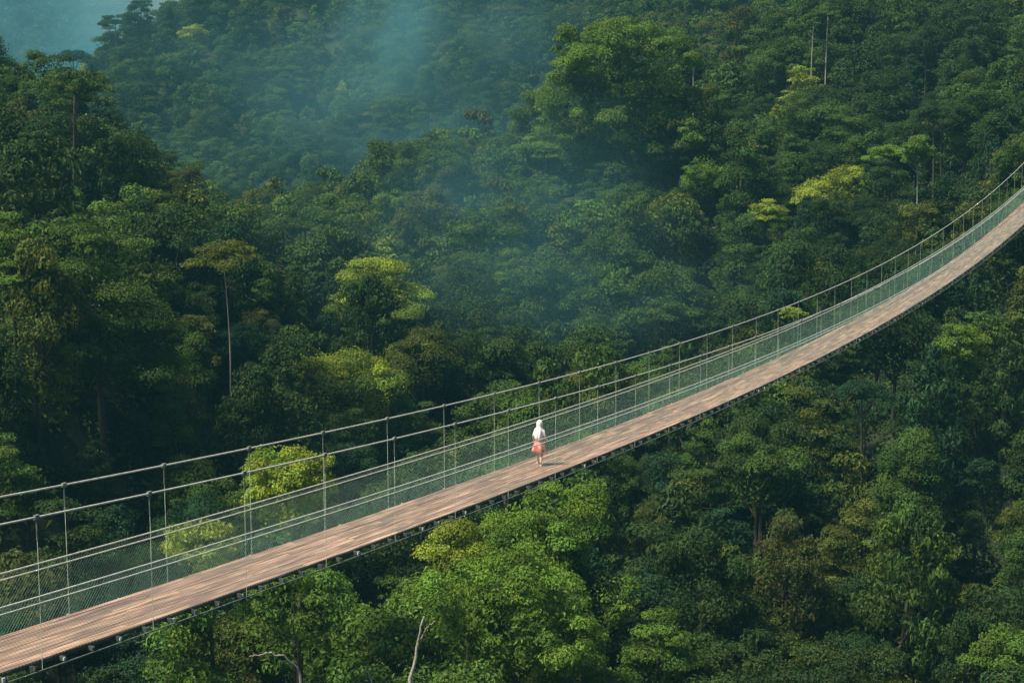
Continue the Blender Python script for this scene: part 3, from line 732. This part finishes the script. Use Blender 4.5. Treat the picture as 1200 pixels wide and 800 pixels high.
# face
m_ = MB(); m_.tube([(.112, -.03, 1.505), (.126, -.03, 1.505)], .012, 6); m_.tube([(.112, .03, 1.505), (.126, .03, 1.505)], .012, 6)
link('eyes', m_.mesh('eyes', M_DARKSTEEL), person)
for sx, sy in ((.24, .165), (-.18, -.155)):
    m_ = MB(); m_.box((sx + .03, sy, .025), (.11, 0, 0), (0, .04, 0), (0, 0, .025)); link('shoe', m_.mesh('shoe', M_SHOE), person)

# ------------------------------------------------------------------ haze
m, nt, o_ = newmat('valley_haze')
pv = N(nt, 'ShaderNodeVolumePrincipled'); pv.inputs['Color'].default_value = (.16, .55, .72, 1); pv.inputs['Density'].default_value = .00029; pv.inputs['Anisotropy'].default_value = .2
nt.links.new(pv.outputs[0], o_.inputs['Volume'])
mb = MB(); mb.box((-100, 620, 70), (860, 0, 0), (0, 720, 0), (0, 0, 260))
hz = link('haze', mb.mesh('haze', m)); tag(hz, kind='stuff')

def mist(px, py, Y, rx, ry, rz, dens, k, col=(.20, .58, .72, 1)):
    m, nt, o_ = newmat('drifting_mist')
    tc = N(nt, 'ShaderNodeTexCoord'); ln = N(nt, 'ShaderNodeVectorMath', operation='LENGTH'); nt.links.new(tc.outputs['Object'], ln.inputs[0])
    mr = N(nt, 'ShaderNodeMapRange', interpolation_type='SMOOTHSTEP'); mr.inputs[1].default_value = 1; mr.inputs[2].default_value = 0.1; mr.inputs[3].default_value = 0; mr.inputs[4].default_value = 1
    nt.links.new(ln.outputs['Value'], mr.inputs[0])
    no = N(nt, 'ShaderNodeTexNoise'); no.inputs['Scale'].default_value = 1.6; no.inputs['Detail'].default_value = 3
    mp = N(nt, 'ShaderNodeMapping'); mp.inputs['Location'].default_value = (k * 3.1, k, 0); nt.links.new(tc.outputs['Object'], mp.inputs[0]); nt.links.new(mp.outputs[0], no.inputs[0])
    r3 = N(nt, 'ShaderNodeMapRange'); r3.inputs[1].default_value = .4; r3.inputs[2].default_value = .65; r3.inputs[3].default_value = .1; r3.inputs[4].default_value = 1; nt.links.new(no.outputs[0], r3.inputs[0])
    mu = N(nt, 'ShaderNodeMath', operation='MULTIPLY'); nt.links.new(mr.outputs[0], mu.inputs[0]); nt.links.new(r3.outputs[0], mu.inputs[1])
    m2 = N(nt, 'ShaderNodeMath', operation='MULTIPLY'); nt.links.new(mu.outputs[0], m2.inputs[0]); m2.inputs[1].default_value = dens
    pv = N(nt, 'ShaderNodeVolumePrincipled'); pv.inputs['Color'].default_value = col; nt.links.new(m2.outputs[0], pv.inputs['Density'])
    nt.links.new(pv.outputs[0], o_.inputs['Volume'])
    bm_ = MB(); th = np.linspace(0, 2 * np.pi, 16, endpoint=False); ph = np.linspace(.02, np.pi - .02, 9)
    V = np.array([[math.sin(p) * math.cos(t), math.sin(p) * math.sin(t), math.cos(p)] for p in ph for t in th])
    i = np.arange(8)[:, None] * 16; j = np.arange(16)[None]; j2 = (j + 1) % 16
    bm_.add(V, np.stack([i + j, i + 16 + j, i + 16 + j2, i + j2], -1).reshape(-1, 4))
    bm_.add([V[:16].mean(0)], np.zeros((0, 4), int)); bm_.add([V[-16:].mean(0)], np.zeros((0, 4), int))
    me = bpy.data.meshes.new('mist'); Vall = [tuple(v) for v in V] + [(0, 0, 1), (0, 0, -1)]
    fs = [tuple(q) for q in np.concatenate([x for x in bm_.Q if len(x)])] + [(144, j, (j + 1) % 16) for j in range(16)] + [(145, 128 + (j + 1) % 16, 128 + j) for j in range(16)]
    me.from_pydata(Vall, [], fs); me.materials.append(m)
    o = link('mist', me); o.location = at(px, py, Y); o.scale = (rx, ry, rz); tag(o, kind='stuff')
mist(462, 10, 405, 19, 22, 30, .030, 1)
mist(320, 90, 345, 70, 46, 34, .0045, 2)
mist(610, 215, 228, 28, 16, 19, .011, 3)
mist(185, -5, 545, 34, 40, 24, .022, 4, (.55, .80, .88, 1))
mist(600, 50, 350, 36, 32, 26, .008, 5)
mist(40, 40, 720, 110, 90, 70, .012, 6, (.24, .72, .92, 1))
mist(430, 150, 330, 46, 34, 18, .008, 7)
mist(500, 290, 195, 36, 22, 18, .007, 8)
mist(400, 60, 390, 40, 26, 30, .007, 9)
mist(700, 330, 190, 26, 18, 15, .009, 10)

# ------------------------------------------------------------------ light, world, camera
SUN_EL, SUN_AZ = 58, -112      # azimuth from +Y (view direction) towards +X
w_ = bpy.data.worlds.new('World'); bpy.context.scene.world = w_; w_.use_nodes = True
nt = w_.node_tree; nt.nodes.clear()
sk = N(nt, 'ShaderNodeTexSky', sky_type='NISHITA'); sk.sun_disc = False
sk.sun_elevation = math.radians(SUN_EL); sk.sun_rotation = math.radians(SUN_AZ); sk.dust_density = 2.0
bg = N(nt, 'ShaderNodeBackground'); bg.inputs[1].default_value = .05; wo = N(nt, 'ShaderNodeOutputWorld')
nt.links.new(sk.outputs[0], bg.inputs[0]); nt.links.new(bg.outputs[0], wo.inputs[0])
sl = bpy.data.lights.new('sun', 'SUN'); sl.energy = 5.0; sl.angle = math.radians(11); sl.color = (1, .89, .69)
so = bpy.data.objects.new('sun', sl); C.objects.link(so)
dv = Vector((math.sin(math.radians(SUN_AZ)) * math.cos(math.radians(SUN_EL)), math.cos(math.radians(SUN_AZ)) * math.cos(math.radians(SUN_EL)), math.sin(math.radians(SUN_EL))))
so.rotation_euler = dv.to_track_quat('Z', 'Y').to_euler(); so.location = (0, 0, 80)

cam = bpy.data.cameras.new('camera'); co = bpy.data.objects.new('camera', cam); C.objects.link(co)
cam.sensor_width = 36; cam.lens = 36 * F / 1200; cam.clip_end = 4000; cam.clip_start = .5
co.location = (0, 0, 0); co.rotation_euler = (math.pi / 2 - PITCH, 0, 0)
sc = bpy.context.scene; sc.camera = co
sc.view_settings.view_transform = 'Standard'; sc.view_settings.look = 'None'; sc.view_settings.gamma = 1; sc.view_settings.use_curve_mapping = False
sc.view_settings.exposure = 0.85
cy = sc.cycles
cy.max_bounces = 5; cy.diffuse_bounces = 2; cy.glossy_bounces = 2; cy.transmission_bounces = 3; cy.volume_bounces = 0; cy.transparent_max_bounces = 8
cy.use_denoising = True; cy.use_adaptive_sampling = False
cy.sample_clamp_indirect = 4
